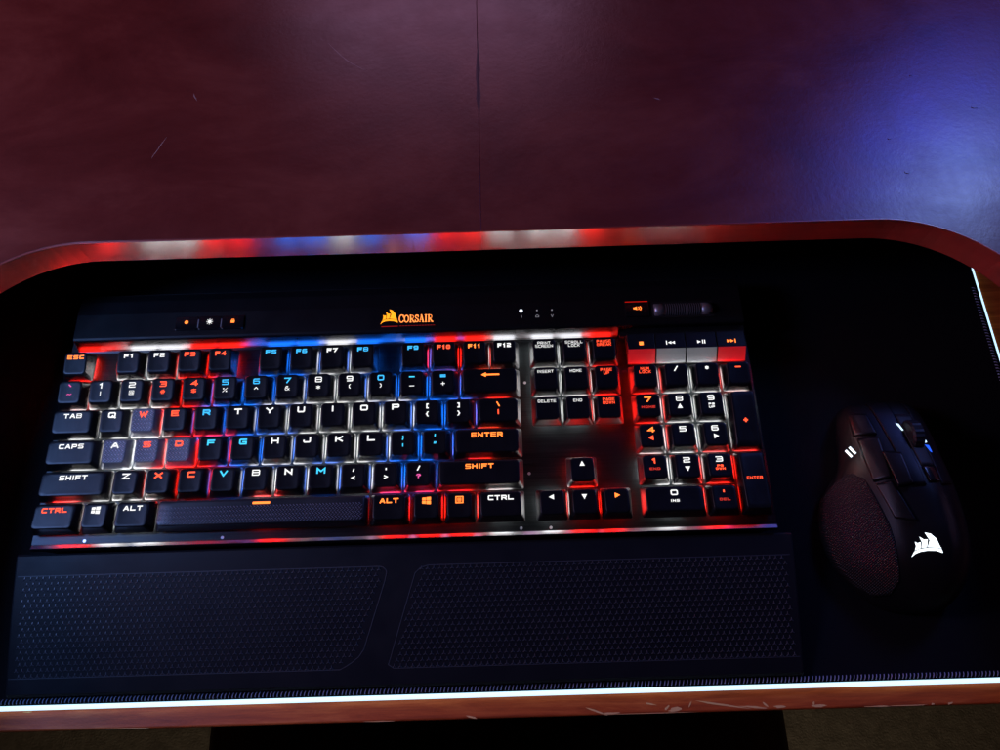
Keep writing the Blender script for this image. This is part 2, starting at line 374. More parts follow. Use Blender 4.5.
for (x, y, w, h, a) in [(252, -197.6, 3.5, .5, -.2), (322, -196.6, 8, .55, -.35), (330, -197.7, 5, .6, 0), (352, -193.6, 3.6, .4, -.2), (366, -196.6, 5, 1.1, .1), (361, -195.6, 2, .7, .8), (374, -194.4, 2.2, .5, 1), (392, -195, 15, .55, -.16), (409, -196.6, 9, .7, -.1),
                        (424, -196.9, 4, .9, 0), (416, -195.6, 2, .6, -.7), (446, -196.9, 4.5, .8, 0), (443, -195.8, 1.3, .7, 1), (478, -198.1, 8, .35, 0), (496, -198.1, 12, .3, 0), (509, -197.7, 1.3, .6, 0), (519, -197.6, 1.6, .7, .3), (60, -198.3, 12, .25, 0), (2, -188.4, 3, .4, 0), (200, -198.3, 9, .25, 0), (350, -198.3, 40, .2, 0)]:
    chipblob(x, y - .3, w, h, a)

pad = empty('mouse_pad', (150, 0, TRAY), 'large black cloth mouse pad with a glowing pale blue edge, under the keyboard and mouse', 'mouse pad')
PL = Vector((150, 0, TRAY))
PX0, PX1, PY0, PY1 = -300, 601.5, -186.6, 215
o = MB().prism(rrect(PX0, PX1, PY0 + 1.2, PY1, 12, 8), TRAY + .05, PAD).build('cloth', M_PAD, pad); o.location = -PL * S; bevel(o, .8, 2)
path = [(x, y, TRAY + 2.1) for x, y in rrect(PX0 - .6, PX1 + .6, PY0, PY1 + .6, 12, 10)]; path.append(path[0])
tb_ = MB().tube(path, 1.35, 10).build('light_tube', M_TUBE, pad); tb_.location = -PL * S
th = MB()
x = -60.0
while x < 600:
    j = random.uniform(-.18, .18); y0 = PY0 + 2.1
    th.tube([(x + j, y0, PAD - .1), (x + .15 + j, y0 + .6, PAD + .55), (x + .45 + j, y0 + 1.7, PAD + .75), (x + .8 + j, y0 + 2.6, PAD + .15)], .27, 5); x += 2.12
y = -170.0
while y < 60:
    x0 = PX1 - 2.0
    th.tube([(x0, y, PAD - .1), (x0 - .6, y, PAD + .55), (x0 - 1.7, y + .4, PAD + .75), (x0 - 2.6, y + .7, PAD + .15)], .27, 5); y += 2.12
o = th.build('edge_stitching', M_THREAD, pad); o.location = -PL * S

# office chair below the tray
ch = empty('office_chair', (260, -420, -720), 'black office chair seat seen under the tray against the beige carpet', 'chair')
CL = Vector((260, -420, -720))
def cpart(mb, name, m=M_SEAT):
    o = mb.build(name, m, ch); o.location = -CL * S; return o
def seatring(z, gx, r): return [(x, y, z) for x, y in rrect(14 - gx, 510 + gx, -700 - gx, -150 + gx, r, 8)]
cpart(MB().loft([seatring(-345, -12, 28), seatring(-335, -3, 30), seatring(-300, 0, 32), seatring(-272, -2, 30), seatring(-262, -10, 24), seatring(-257, -40, 24), seatring(-262, -150, 24)]), 'seat')
cpart(MB().cyl((262, -440, -640), 30, 295), 'gas_column')
for k in range(5):
    a = math.radians(90 + 72 * k)
    cpart(MB().tube([(262, -440, -640), (262 + 150 * math.cos(a), -440 + 150 * math.sin(a), -655), (262 + 290 * math.cos(a), -440 + 290 * math.sin(a), -670)], 18, 10), 'leg')
    cpart(MB().cyl((262 + 290 * math.cos(a) - 12, -440 + 290 * math.sin(a), -695), 25, 24, 'x'), 'caster')

# ------------------------------------------------------------------ keyboard
kb = empty('keyboard', (215, -20, PAD), 'black backlit keyboard with red, white and blue key lights on a brushed metal plate', 'keyboard')
KL = Vector((215, -20, PAD))
def kpart(mb, name, m, par=kb):
    o = mb.build(name, m, par); o.location = -KL * S; return o
# body shell
def shellring(z, g, r=5): return [(x, y, z) for x, y in rrect(-1.5 - g, 430.8 + g, -102.6 - g, 63 + g, r, 5)]
kpart(MB().loft([shellring(PAD + .1, -4), shellring(PAD + 2, -.6), shellring(PZ - 4, 0, 4), shellring(PZ - 2.05, 0, 4)]), 'body', M_BODY)
# plate with a raised lip at the front and a slope at the back
prof = [(-103.4, PZ - 1.9), (-103.4, PZ - 1.0), (-102.9, PZ + .7), (-102.3, PZ + 1.0), (-100.5, PZ + .25), (-99.9, PZ), (20.2, PZ), (21.0, PZ + .2)]
P_ = MB(); x0, x1 = -.4, 430.6
P_.add([(x, y, z) for x in (x0, x1) for y, z in prof] + [(x0, 21.0, PZ - 1.9), (x1, 21, PZ - 1.9)],
       [(i, len(prof) + i, len(prof) + i + 1, i + 1) for i in range(len(prof) - 1)] + [tuple(range(len(prof))) + (2 * len(prof),), tuple(range(2 * len(prof) - 1, len(prof) - 1, -1))[::1] + (2 * len(prof) + 1,)])
pf = P_.build('metal_plate', M_ALU, kb); pf.location = -KL * S
# front lip carries a brighter cut bevel
b = MB(); b.add([(x, y, z) for x in (0, 430.2) for y, z in ((-102.25, PZ + 1.25), (-100.3, PZ + .36), (-100.3, PZ + .2), (-102.4, PZ + .9))], [(0, 4, 5, 1), (1, 5, 6, 2), (2, 6, 7, 3), (3, 7, 4, 0), (0, 1, 2, 3), (7, 6, 5, 4)])
kpart(b, 'front_lip', M_LIP)
b = MB(); pr_ = [(21.05, PZ + .1), (21.7, PZ + .35), (22.4, PZ + 1.1), (24.2, PZ + 4.0), (25.6, PZ + 6.2), (26.0, PZ + 6.6)]
b.loft([[(x, y, z) for y, z in pr_ + [(26.0, PZ - 1), (21.05, PZ - 1)]] for x in (4.5, 349)], smooth=False)
kpart(b, 'bevel_strip', M_BEV)
# top bar
bar = [(21.1, PZ - 2), (26.05, PZ + 6.7), (28.0, PZ + 7.3), (44, PZ + 7.7), (54, PZ + 6.4), (60, PZ + 3), (62.5, PZ - 2)]
bar2 = [(26.05, PZ - 2)] + bar[1:]
b = MB(); b.loft([[(x, y, z) for y, z in bar2] for x in (3, 429)], smooth=False)
o = kpart(b, 'top_bar', M_BAR); bevel(o, .8, 3, 20); TOPBAR = o
b = MB(); b.box(350, 429.5, 20.5, 26.0, PZ - 1, PZ + 2.5); o = kpart(b, 'media_shelf', M_BAR)
ZB = PZ + 7.6
def zbar(x, y): 
    if y < 31: return PZ + 7.4
    if y < 44: return PZ + 7.4 + .3 * (y - 31) / 13
    return PZ + 7.7 - 1.3 * (y - 44) / 10

# ---- key caps
ROWS = {0: (9.8, .10), 1: (9.6, .09), 2: (9.0, .05), 3: (8.6, .0), 4: (8.6, -.05), 5: (8.8, -.07)}
CY = .5                                     # the top sits a little towards the back
def captop(w, d, row):
    h, k = ROWS[row]; hw = (w * U - 5.4) / 2; hd = (d * U - 4.8) / 2
    def zf(x, y):
        q = min(1.1, abs(x) / hw)
        return h + k * (y - CY) + (.38 * q ** 2 if w < 1.4 else .22 * q ** 4 if w < 5 else 0) - .05
    return zf, hw, hd
CAPS = {}
def cap_mesh(w, d, row, m):
    key = (w, d, row, m.name)
    if key in CAPS: return CAPS[key]
    zf, hw, hd = captop(w, d, row); bw, bd = (w * U - 1.0) / 2, (d * U - 1.0) / 2
    def ring(a, b, r, cy, z, n=4):
        return [(x, y, z if not callable(z) else z(x, y)) for x, y in rrect(-a, a, cy - b, cy + b, r, n)]
    mid_h = ROWS[row][0]
    R = [ring(bw - .9, bd - .9, .8, 0, 3.05), ring(bw, bd, 1.3, 0, 3.0), ring(bw - .05, bd - .05, 1.4, 0, 3.5)]
    for t in (.3, .6, .88):
        e = t ** .9
        R.append(ring(bw + (hw - bw) * e, bd + (hd - bd) * e, 1.4 + 1.0 * e, CY * e, 3.4 + (mid_h - 3.7) * t))
    for g, dz in ((-.08, -.42), (.18, -.14), (.55, 0)):
        R.append(ring(hw - g, hd - g, 2.2, CY, lambda x, y, dz=dz: zf(x, y) + dz))
    for f in (.85, .7, .55, .4, .25, .1):
        R.append(ring((hw - .55) * f, (hd - .55) * f, 2.0 * f, CY, lambda x, y: zf(x, y)))
    b = MB().loft(R, cap0=False, cap1=True)
    if m in (M_GREY, M_SPACE):
        n_plain = len(b.f); px = 1.9; r_ = 0; y = CY - hd + 1.2
        ytop_ = CY + hd - (1.0 if m is M_GREY else 3.6)
        while y < ytop_:
            x = -hw + 1.2 + (px / 2 if r_ % 2 else 0); c_ = 0
            while x < hw - 1.0:
                a = math.radians(45 if r_ % 2 == 0 else -45)
                ca, sa = math.cos(a), math.sin(a); z = zf(x, y)
                pts = [(x + u_ * ca - v_ * sa, y + u_ * sa + v_ * ca) for u_, v_ in ((-.75, -.26), (.75, -.26), (.75, .26), (-.75, .26))]
                tp = [(x + u_ * ca - v_ * sa, y + u_ * sa + v_ * ca, z + .34) for u_, v_ in ((-.6, 0), (.6, 0))]
                b.add([(p_[0], p_[1], z - .06) for p_ in pts] + tp, [(0, 1, 5, 4), (1, 2, 5), (2, 3, 4, 5), (3, 0, 4)])
                x += px
            y += 1.25; r_ += 1
    me = b.mesh('key_cap')
    me.materials.append(m)
    if m in (M_GREY, M_SPACE):
        me.materials.append(M_STUDG if m is M_GREY else M_STUDB)
        for p_ in me.polygons:
            if p_.index >= n_plain: p_.material_index = 1
    CAPS[key] = me
    return me
LEDM = {}
def led_mesh(c):
    if c not in LEDM:
        b = MB().loft([[(x, y, z) for x, y in rrect(-g, g, -g, g, 1, 2)] for z, g in ((.15, 7), (2.4, 7), (5.6, 5.2))], smooth=False)
        LEDM[c] = b.mesh('led_housing'); LEDM[c].materials.append(M_LED[c])
    return LEDM[c]
HK = -0.25                                    # rows sit this far towards the user
def key(name, x, row, w=1, d=1, text=(), lc='w', gc=None, m=M_CAP, y=None, label=None):
    """x left edge in units; y top edge in units below the number row"""
    ytop = (row - 1) if y is None else y
    cx, cy = (x + w / 2) * U, -(ytop + d / 2) * U + HK
    if gc is None: gc = lc
    o = link(name, cap_mesh(w, d, row, m), None, kb); o.location = (Vector((cx, cy, PZ)) - KL) * S
    if label: o['label'] = label
    l = link('led_housing', led_mesh(gc), None, o); l.location = Vector((0, d * U / 2 - 7.9, 0)) * S
    zf, hw, hd = captop(w, d, row)
    pens = {}
    for it in text:
        c = it.get('c', lc); P = pens.setdefault(c, Pen(zf)); k = it.get('k', 't')
        ty = it.get('y', 4.2); tx = it.get('x', 0)
        if k == 't': P.text(it['s'], tx, ty, it.get('h', 3.4), it.get('w'), it.get('t'), it.get('g'))
        elif k == 'poly': P.poly([(tx + a, ty + b_) for a, b_ in it['p']])
        elif k == 'line': P.stroke([(tx + a, ty + b_) for a, b_ in it['p']], it.get('t', .6))
    for c, P in pens.items(): P.mb.build('legend', M_LEG[c], o)
    return o
def T(s, **k): return dict(s=s, **k)

F = lambda s: (T(s, h=2.7, w=3.0 if len(s) == 2 else 2.5, t=.78, g=.7, y=4.3),)
key('escape_key', 0, 0, 1, 1, (T('ESC', h=2.5, w=2.9, t=.7, g=.75, y=4.4),), 'o', 'r')
fx = [1.73, 2.73, 3.73, 4.73, 6.38, 7.38, 8.38, 9.38, 11.02, 12.02, 13.02, 14.0]
for i, (c, g) in enumerate(zip('wwrrbbwbbrow', 'wwrrbbwbbrrw')): key('function_key', fx[i], 0, 1, 1, F('F%d' % (i + 1)), c, g)
top = '`1234567890-='; sh = '~!@#$%^&*()_+'
cl = 'pwwrrbbbwwbcb'; gl = 'rwwrrbbbwwbbb'
for i in range(13):
    nm = 'number_key' if 1 <= i <= 10 else 'punctuation_key'
    big = dict(h=3.5, w=4.1, t=.78)
    key(nm, i, 1, 1, 1, (T(top[i], y=4.0, **big), T(sh[i], y=-.9, h=2.7, w=3.0, t=.46, c={'r': 'r', 'p': 'p'}.get(cl[i], cl[i]) if i < 5 else 'w')), cl[i], gl[i])
key('backspace_key', 13, 1, 2, 1, (dict(k='line', p=[(-2.6, 0), (5.5, 0)], t=1.0, y=4), dict(k='poly', p=[(-5.2, 0), (-2.2, 1.5), (-2.2, -1.5)], y=4)), 'o', 'o')
def letters(s, x, row, cols, gcs=None, grey=''):
    for i, ch_ in enumerate(s):
        wd = 4.6 if ch_ not in 'MW' else 5.2
        g = ch_ in grey
        key('letter_key', x + i, row, 1, 1, (T(ch_, h=3.6, w=wd, t=.92, y=4.1),), cols[i], (gcs or cols)[i], M_GREY if g else M_CAP, label='grey textured letter key' if g else None)
LW = dict(h=2.9, w=3.2, t=.72, g=.65)
key('modifier_key', 0, 2, 1.5, 1, (T('TAB', y=4.2, **LW),), 'w')
letters('QWERTYUIOP', 1.5, 2, 'wrrbwwwwww', 'wwrbbwwwww', 'W')
key('punctuation_key', 11.5, 2, 1, 1, (T('[', y=4, h=3.2, w=3.4, t=.75), T('{', y=-1, h=3.2, w=3.4, t=.6)), 'w', 'b')
key('punctuation_key', 12.5, 2, 1, 1, (T(']', y=4, h=3.2, w=3.4, t=.75), T('}', y=-1, h=3.2, w=3.4, t=.6)), 'w', 'b')
key('punctuation_key', 13.5, 2, 1.5, 1, (T('\\', y=4, h=3, w=3.2, t=.75), T('|', y=-.8, h=3, w=3.2, t=.7, c='r')), 'o', 'r')
key('modifier_key', 0, 3, 1.75, 1, (T('CAPS', y=4.2, **LW),), 'w')
letters('ASDFGHJKL', 1.75, 3, 'wrrccwwww', 'wwrrbbwww', 'ASD')
key('punctuation_key', 10.75, 3, 1, 1, (T(';', y=4, h=3, w=3, t=.7), T(':', y=-.8, h=2.6, w=3, t=.6)), 'c', 'b')
key('punctuation_key', 11.75, 3, 1, 1, (T("'", y=4, h=3, w=6, t=.7), T('"', y=-.6, h=2.8, w=3.2, t=.6)), 'c', 'b')
key('enter_key', 12.75, 3, 2.25, 1, (T('ENTER', y=4.2, **LW),), 'o', 'o')
key('modifier_key', 0, 4, 2.25, 1, (T('SHIFT', y=4.2, **LW),), 'w')
letters('ZXCVBNM', 2.25, 4, 'wrrcwwc', 'wrrbwwb')
for i, (a, b_, c, g, c2) in enumerate(((',', '<', 'w', 'w', 'w'), ('.', '>', 'w', 'b', 'w'), ('/', '?', 'w', 'b', 'p'))):
    key('punctuation_key', 9.25 + i, 4, 1, 1, (T(a, y=4, h=3, w=3, t=.8), T(b_, y=-.8, h=2.6, w=3, t=.65, c=c2)), c, g)
key('modifier_key', 12.25, 4, 2.75, 1, (T('SHIFT', y=4.2, **LW),), 'o', 'r')
key('modifier_key', 0, 5, 1.5, 1, (T('CTRL', y=4.2, **LW),), 'r')
def win(c):
    its = []
    for (xa, xb, ya, yb) in ((-2.4, -.3, .25, 1.9), (.05, 2.6, .25, 2.2), (-2.4, -.3, -1.9, -.1), (.05, 2.6, -2.2, -.1)):
        its.append(dict(k='poly', p=[(xa, ya), (xb, ya), (xb, yb), (xa, yb - .15 * (yb > 0))] if ya > 0 else [(xa, ya + .15), (xb, ya), (xb, yb), (xa, yb)], y=3.6, c=c))
    return tuple(its)
key('modifier_key', 1.5, 5, 1, 1, win('w'), 'w')
key('modifier_key', 2.5, 5, 1.25, 1, (T('ALT', y=4.2, **LW),), 'w')
key('spacebar', 3.75, 5, 6.5, 1, (dict(k='poly', p=[(-5, -.7), (5, -.7), (5, .7), (-5, .7)], y=5.2),), 'o', 'r', M_SPACE)
key('modifier_key', 10.25, 5, 1.25, 1, (T('ALT', y=4.2, **LW),), 'o', 'r')
key('modifier_key', 11.5, 5, 1, 1, win('o'), 'o', 'r')
sq = [(-2, -1.8), (2, -1.8), (2, 1.8), (-2, 1.8), (-2, -1.8)]
key('modifier_key', 12.5, 5, 1, 1, (dict(k='line', p=sq, t=.6, y=3.6), dict(k='line', p=[(-.9, .8), (.9, .8)], t=.5, y=3.6), dict(k='line', p=[(-.9, 0), (.9, 0)], t=.5, y=3.6), dict(k='line', p=[(-.9, -.8), (.9, -.8)], t=.5, y=3.6)), 'o', 'r')
key('modifier_key', 13.5, 5, 1.5, 1, (T('CTRL', y=4.2, **LW),), 'w')
SM = dict(h=1.75, w=1.5, t=.27, g=.38)
two = lambda a, b_: (T(a, y=5.0, **SM), T(b_, y=2.9, **SM))
nx = (15.3, 16.28, 17.26)
for i, (a, b_, c) in enumerate((('PRINT', 'SCREEN', 'w'), ('SCROLL', 'LOCK', 'w'), ('PAUSE', 'BREAK', 'r'))): key('navigation_key', nx[i], 0, 1, 1, two(a, b_), c)
key('navigation_key', nx[0], 1, 1, 1, (T('INSERT', y=4.9, **SM),), 'w'); key('navigation_key', nx[1], 1, 1, 1, (T('HOME', y=4.9, **SM),), 'w'); key('navigation_key', nx[2], 1, 1, 1, two('PAGE', 'UP'), 'r')
key('navigation_key', nx[0], 2, 1, 1, (T('DELETE', y=4.9, **SM),), 'w', 'w'); key('navigation_key', nx[1], 2, 1, 1, (T('END', y=4.9, **SM),), 'w'); key('navigation_key', nx[2], 2, 1, 1, two('PAGE', 'DOWN'), 'r')
def tri(a, y=3.6, s=1.9, c=None):
    p = [(s * math.cos(math.radians(a + q)), s * math.sin(math.radians(a + q))) for q in (0, 125, -125)]
    d = dict(k='poly', p=p, y=y)
    if c: d['c'] = c
    return (d,)
key('arrow_key', nx[1], 4, 1, 1, tri(90), 'w', 'r'); key('arrow_key', nx[0], 5, 1, 1, tri(180), 'w', 'w'); key('arrow_key', nx[1], 5, 1, 1, tri(-90), 'w', 'r'); key('arrow_key', nx[2], 5, 1, 1, tri(0), 'o', 'r')
NB = dict(h=3.3, w=4.2, t=.78)
q = 18.5
key('numpad_key', q, 1, 1, 1, two('NUM', 'LOCK'), 'r'); key('numpad_key', q + 1, 1, 1, 1, (T('/', y=4.4, **NB),), 'w'); key('numpad_key', q + 2, 1, 1, 1, (T('*', y=4.4, h=2.6, w=2.6, t=.7),), 'w'); key('numpad_key', q + 3, 1, 1, 1, (T('-', y=4.4, **NB),), 'r')
S2 = dict(h=1.5, w=1.8, t=.42, g=.4, y=-.6)
S3 = dict(h=1.3, w=1.6, t=.38, g=.35)
key('numpad_key', q, 2, 1, 1, (T('7', y=4.2, **NB), T('HOME', c='m', **S2)), 'o', 'r')
key('numpad_key', q + 1, 2, 1, 1, (T('8', y=4.2, **NB),) + tri(90, -.8), 'w')
key('numpad_key', q + 2, 2, 1, 1, (T('9', y=4.2, **NB), T('PG', y=.2, **S3), T('UP', y=-1.6, **S3)), 'w', 'w')
key('numpad_key', q + 3, 2, 1, 2, (T('+', y=-1, h=3, w=3, t=.9),), 'r', 'w', y=1)
key('numpad_key', q, 3, 1, 1, (T('4', y=4.2, **NB),) + tri(180, -.8, c='r'), 'o', 'r')
key('numpad_key', q + 1, 3, 1, 1, (T('5', y=4.2, **NB),), 'w'); key('numpad_key', q + 2, 3, 1, 1, (T('6', y=4.2, **NB),) + tri(0, -.8), 'w')
key('numpad_key', q, 4, 1, 1, (T('1', y=4.2, **NB), T('END', c='m', **S2)), 'r', 'w')
key('numpad_key', q + 1, 4, 1, 1, (T('2', y=4.2, **NB),) + tri(-90, -.8), 'w')
key('numpad_key', q + 2, 4, 1, 1, (T('3', y=4.2, **NB), T('PG', y=.2, c='r', **S3), T('DWN', y=-1.6, c='r', **S3)), 'w', 'r')
key('enter_key', q + 3, 4, 1, 2, (T('ENTER', y=2, **SM),), 'r', 'r', y=3)
key('numpad_key', q, 5, 2, 1, (T('0', y=4.2, **NB), T('INS', **S2)), 'w', 'w')
key('numpad_key', q + 2, 5, 1, 1, (T('.', y=4.2, h=3, w=3, t=.9), T('DEL', c='m', **S2)), 'r', 'r')

# ---- media keys
def place(o, x, y, z): o.location = (Vector((x, y, z)) - KL) * S; return o
MT = PZ + 9.5
M_FAC = {'r': mat('red_lit_facet', (.5, .3, .3), .3, metal=.9, emit=(1, .012, .015), es=.32), 'w': mat('white_lit_facet', (.5, .5, .52), .3, metal=.9, emit=(.85, .9, 1), es=.10)}  # weak emission stands in for the LED light seen on the facets
mx = [(353.2, 370.6), (370.9, 389.5), (389.8, 408.9), (409.2, 427.0)]
icons = ('stop', 'prev', 'play', 'next')
for i, (a, b_) in enumerate(mx):
    hw = (b_ - a) / 2 - .12; cx = (a + b_) / 2
    R = [[(x, y, z) for x, y, z in ((-hw, -1, 0), (hw, -1, 0), (hw, 17.5, 0), (-hw, 17.5, 0))],
         [(x, y, z) for x, y, z in ((-hw, -1, 1.2), (hw, -1, 1.2), (hw, 17.5, 1.2), (-hw, 17.5, 1.2))],
         [(x, y, z) for x, y, z in ((-hw, 6.6, 7.2), (hw, 6.6, 7.2), (hw, 17.3, 6.8), (-hw, 17.3, 6.8))]]
    o = MB().loft(R, smooth=False).build('media_key', M_CAP, kb); place(o, cx, 2.6, PZ + 1.2); bevel(o, .35, 2, 20)
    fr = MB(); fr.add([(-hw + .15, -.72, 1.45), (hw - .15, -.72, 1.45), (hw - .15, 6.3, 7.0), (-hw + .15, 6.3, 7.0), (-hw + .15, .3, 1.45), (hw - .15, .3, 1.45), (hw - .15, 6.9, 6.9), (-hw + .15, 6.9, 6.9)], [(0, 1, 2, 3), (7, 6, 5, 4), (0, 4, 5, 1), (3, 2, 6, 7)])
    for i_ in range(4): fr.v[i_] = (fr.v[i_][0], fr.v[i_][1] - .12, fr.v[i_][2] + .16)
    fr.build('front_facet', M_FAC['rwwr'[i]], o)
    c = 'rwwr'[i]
    P = Pen(lambda x, y: 7.2 - .037 * (y - 6.6))
    k = icons[i]; yy = 10.3
    def trp(x, s, d): P.poly([(x - s * d, yy + s), (x + s * d, yy), (x - s * d, yy - s)][::(1 if d > 0 else -1)])
    if k == 'stop': P.poly([(-1.3, yy - 1.2), (1.3, yy - 1.2), (1.3, yy + 1.2), (-1.3, yy + 1.2)])
    if k == 'prev': trp(-.6, 1.1, -1); trp(1.6, 1.1, -1); P.stroke([(-2.5, yy - 1.1), (-2.5, yy + 1.1)], .6)
    if k == 'play': trp(-1.3, 1.15, 1); P.stroke([(.9, yy - 1), (.9, yy + 1)], .65); P.stroke([(2.2, yy - 1), (2.2, yy + 1)], .65)
    if k == 'next': trp(-1.6, 1.1, 1); trp(.6, 1.1, 1); P.stroke([(2.5, yy - 1.1), (2.5, yy + 1.1)], .6)
    P.mb.build('legend', M_LEG['o' if c == 'r' else c], o)
    b = MB().box(-hw + 2, hw - 2, -1.35, -.9, .1, 1.0)
# ---- volume wheel and buttons on the top bar
vw = MB()
n = 64; rings = []
for x, r in ((0, 3.6), (.4, 4.4), (6.6, 4.4), (6.9, 3.8)): rings.append([(x, r * math.cos(2 * math.pi * k / n), r * math.sin(2 * math.pi * k / n)) for k in range(n)])
vw.loft(rings)
rings = [[(30 + (6.9 - x), p[1], p[2]) for p in r] for (x, r) in zip((6.9, 6.6, .4, 0), (rings[3], rings[2], rings[1], rings[0]))]
vw.loft(rings)
x = 6.9
rr = []
while x < 30.2:
    for dx, r in ((0, 4.4), (.6, 4.4), (.7, 3.5), (1.3, 3.5)): rr.append([(x + dx, r * math.cos(2 * math.pi * k / n), r * math.sin(2 * math.pi * k / n)) for k in range(n)])
    x += 1.4
vw.loft(rr, smooth=False)
M_WHEEL = mat('dark_metal_wheel', (.5, .5, .54), .34, metal=.8)
o = vw.build('volume_wheel', M_WHEEL, kb); place(o, 372.3, 36.2, ZB - 1.2)
o.data.materials.append(M_DARK)
for p_ in o.data.polygons:
    if 6.8 < p_.center.x / S < 30.5 and math.hypot(p_.center.y, p_.center.z) / S < 3.95: p_.material_index = 1  # dark colour in the grooves stands in for their shade
o = MB().prism(rrect(371, 410.6, 30.6, 41.8, 1.5), ZB - .2, ZB + .12).build('wheel_slot', M_DARK, kb); place(o, 0, 0, 0)
def barbutton(name, x0, x1, y0, y1, par=kb, m=M_GLOSS, dz=.9):
    o = MB().prism(rrect(x0, x1, y0, y1, 1.0), ZB - 1, ZB + dz).build(name, m, par); place(o, 0, 0, 0); return bevel(o, .3, 2)
mb_ = barbutton('mute_button', 353.8, 369.4, 31.6, 42.0)
def icon(par, c, fn, x, y):
    P = Pen(lambda a, b: 0); fn(P); o = P.mb.build('legend', M_LEG[c], par); o.location = Vector((x, y, ZB + .95)) * S; return o
def ic_mute(P):
    P.poly([(-2.6, -.6), (-1.6, -.6), (-.3, -1.3), (-.3, 1.3), (-1.6, .6), (-2.6, .6)]); P.stroke([(.7, -.8), (1.1, 0), (.7, .8)], .5); P.stroke([(1.8, -1.2), (2.4, 0), (1.8, 1.2)], .5)
icon(mb_, 'o', ic_mute, 361.8, 37.3)
ed = MB().box(354.4, 368.8, 42.15, 42.6, ZB - .2, ZB + .35).build('lit_edge', mat('lit_edge_red', (.3, .02, .01), .4, emit=(1, .01, .0), es=.7), kb); place(ed, 0, 0, 0)
def circ(P, r, x=0, y=0, n=14): P.poly([(x + r * math.cos(2 * math.pi * k / n), y + r * math.sin(2 * math.pi * k / n)) for k in range(n)])
def ic_prof(P): circ(P, 1.25); 
def ic_sun(P):
    circ(P, 1.15)
    for k in range(8):
        a = k * math.pi / 4; P.stroke([(1.5 * math.cos(a), 1.5 * math.sin(a)), (1.95 * math.cos(a), 1.95 * math.sin(a))], .35)
def ic_lock(P): P.poly([(-1.2, -1.2), (1.2, -1.2), (1.2, .5), (-1.2, .5)]); P.stroke([(-.7, .5), (-.7, 1.2), (.7, 1.2), (.7, .5)], .4)
for (xa, xb, c, fn) in ((67.6, 81.8, 'o', ic_prof), (82.5, 96.4, 'w', ic_sun), (97.1, 111.2, 'o', ic_lock)):
    b_ = barbutton('profile_button', xa, xb, 31.4, 40.6); icon(b_, c, fn, (xa + xb) / 2, 36.6)
M_SEP = mat('pale_divider', (.35, .35, .38), .35)
for xs in (82.15, 96.75): 
    o = MB().box(xs - .22, xs + .22, 32.6, 38.5, ZB - .2, ZB + 1.0).build('divider', M_SEP, kb); place(o, 0, 0, 0)
# status lights
for i, x in enumerate((287.7, 297.9, 307.4)):
    o = MB().cyl((x, 38.4, ZB - .3), 1.05 if i == 0 else .5, .5, 'z', 14).build('status_light', mat('status_on', (1, 1, 1), .3, emit=(.8, .9, 1), es=2.5) if i == 0 else M_LEG['d'], kb); place(o, 0, 0, 0)
P = Pen(lambda x, y: zbar(x, y) + .12)
P.text('1', 287.8, 34.2, 1.6, 1.6, .35); P.stroke([(296.9, 33.6), (296.9, 34.4), (297.9, 35.2), (298.9, 34.4), (298.9, 33.6), (296.9, 33.6)], .3); P.stroke([(306.7, 35), (307.4, 33.4), (308.1, 35)], .3)
o = P.mb.build('status_icons', M_LEG['d'], kb); place(o, 0, 0, 0)
# logo: three sails over a swept hull, and the wordmark
SAILS = [[(0, 0), (.13, .13), (.30, .20), (.52, .22), (.78, .19), (1, .08), (.97, .23), (.80, .30), (.52, .33), (.28, .31), (.10, .22)],
         [(.12, .27), (.17, .45), (.15, .64), (.22, .57), (.33, .60), (.30, .35)],
         [(.33, .36), (.37, .58), (.31, .84), (.44, .70), (.56, .70), (.50, .37)],
         [(.53, .37), (.62, .66), (.50, 1.0), (.68, .93), (.84, .70), (.93, .34), (.97, .27), (.80, .33)]]
P = Pen(lambda x, y: zbar(x, y) + .1)
for s_ in SAILS: P.poly([(198 + 11.2 * a, 31.6 + 10.4 * b_) for a, b_ in s_][::-1] if False else [(198 + 11.2 * a, 31.6 + 10.4 * b_) for a, b_ in s_])
o = P.mb.build('logo_emblem', mat('amber_emblem', (.02, .02, .02), .6, spec=.05, emit=(1, .33, .01), es=1.7), kb); place(o, 0, 0, 0)
SER = {'C': ([[(.95, .72), (.88, .86), (.7, .97), (.5, 1), (.25, .93), (.08, .72), (.04, .5), (.08, .28), (.25, .07), (.5, 0), (.75, .04), (.93, .2)]], .15, [[(.95, .62), (.95, .98)]], .95),
       'O': ([[(.5, 1), (.25, .94), (.08, .74), (.03, .5), (.08, .26), (.25, .06), (.5, 0), (.75, .06), (.92, .26), (.97, .5), (.92, .74), (.75, .94), (.5, 1)]], .15, [], 1.0),
       'R': ([[(.2, 0), (.2, 1)], [(.42, .48), (.62, .3), (.9, 0), (1.05, 0)]], .17, [[(0, 1), (.6, 1), (.82, .88), (.86, .72), (.78, .56), (.55, .47), (.2, .47)], [(0, 0), (.42, 0)]], .92),
       'S': ([[(.78, .8), (.7, .94), (.45, 1), (.2, .92), (.14, .75), (.25, .6), (.65, .42), (.84, .26), (.76, .08), (.5, 0), (.22, .05), (.12, .2)]], .15, [[(.8, .66), (.8, 1)], [(.1, 0), (.1, .34)]], .8),
       'A': ([[(.5, 1), (.88, 0)]], .19, [[(.48, 1), (.14, 0)], [(.24, .33), (.72, .33)], [(0, 0), (.3, 0)], [(.7, 0), (1.05, 0)]], 1.02),
       'I': ([[(.26, 0), (.26, 1)]], .18, [[(0, 1), (.52, 1)], [(0, 0), (.52, 0)]], .52)}
P = Pen(lambda x, y: zbar(x, y) + .1)
x = 210.0
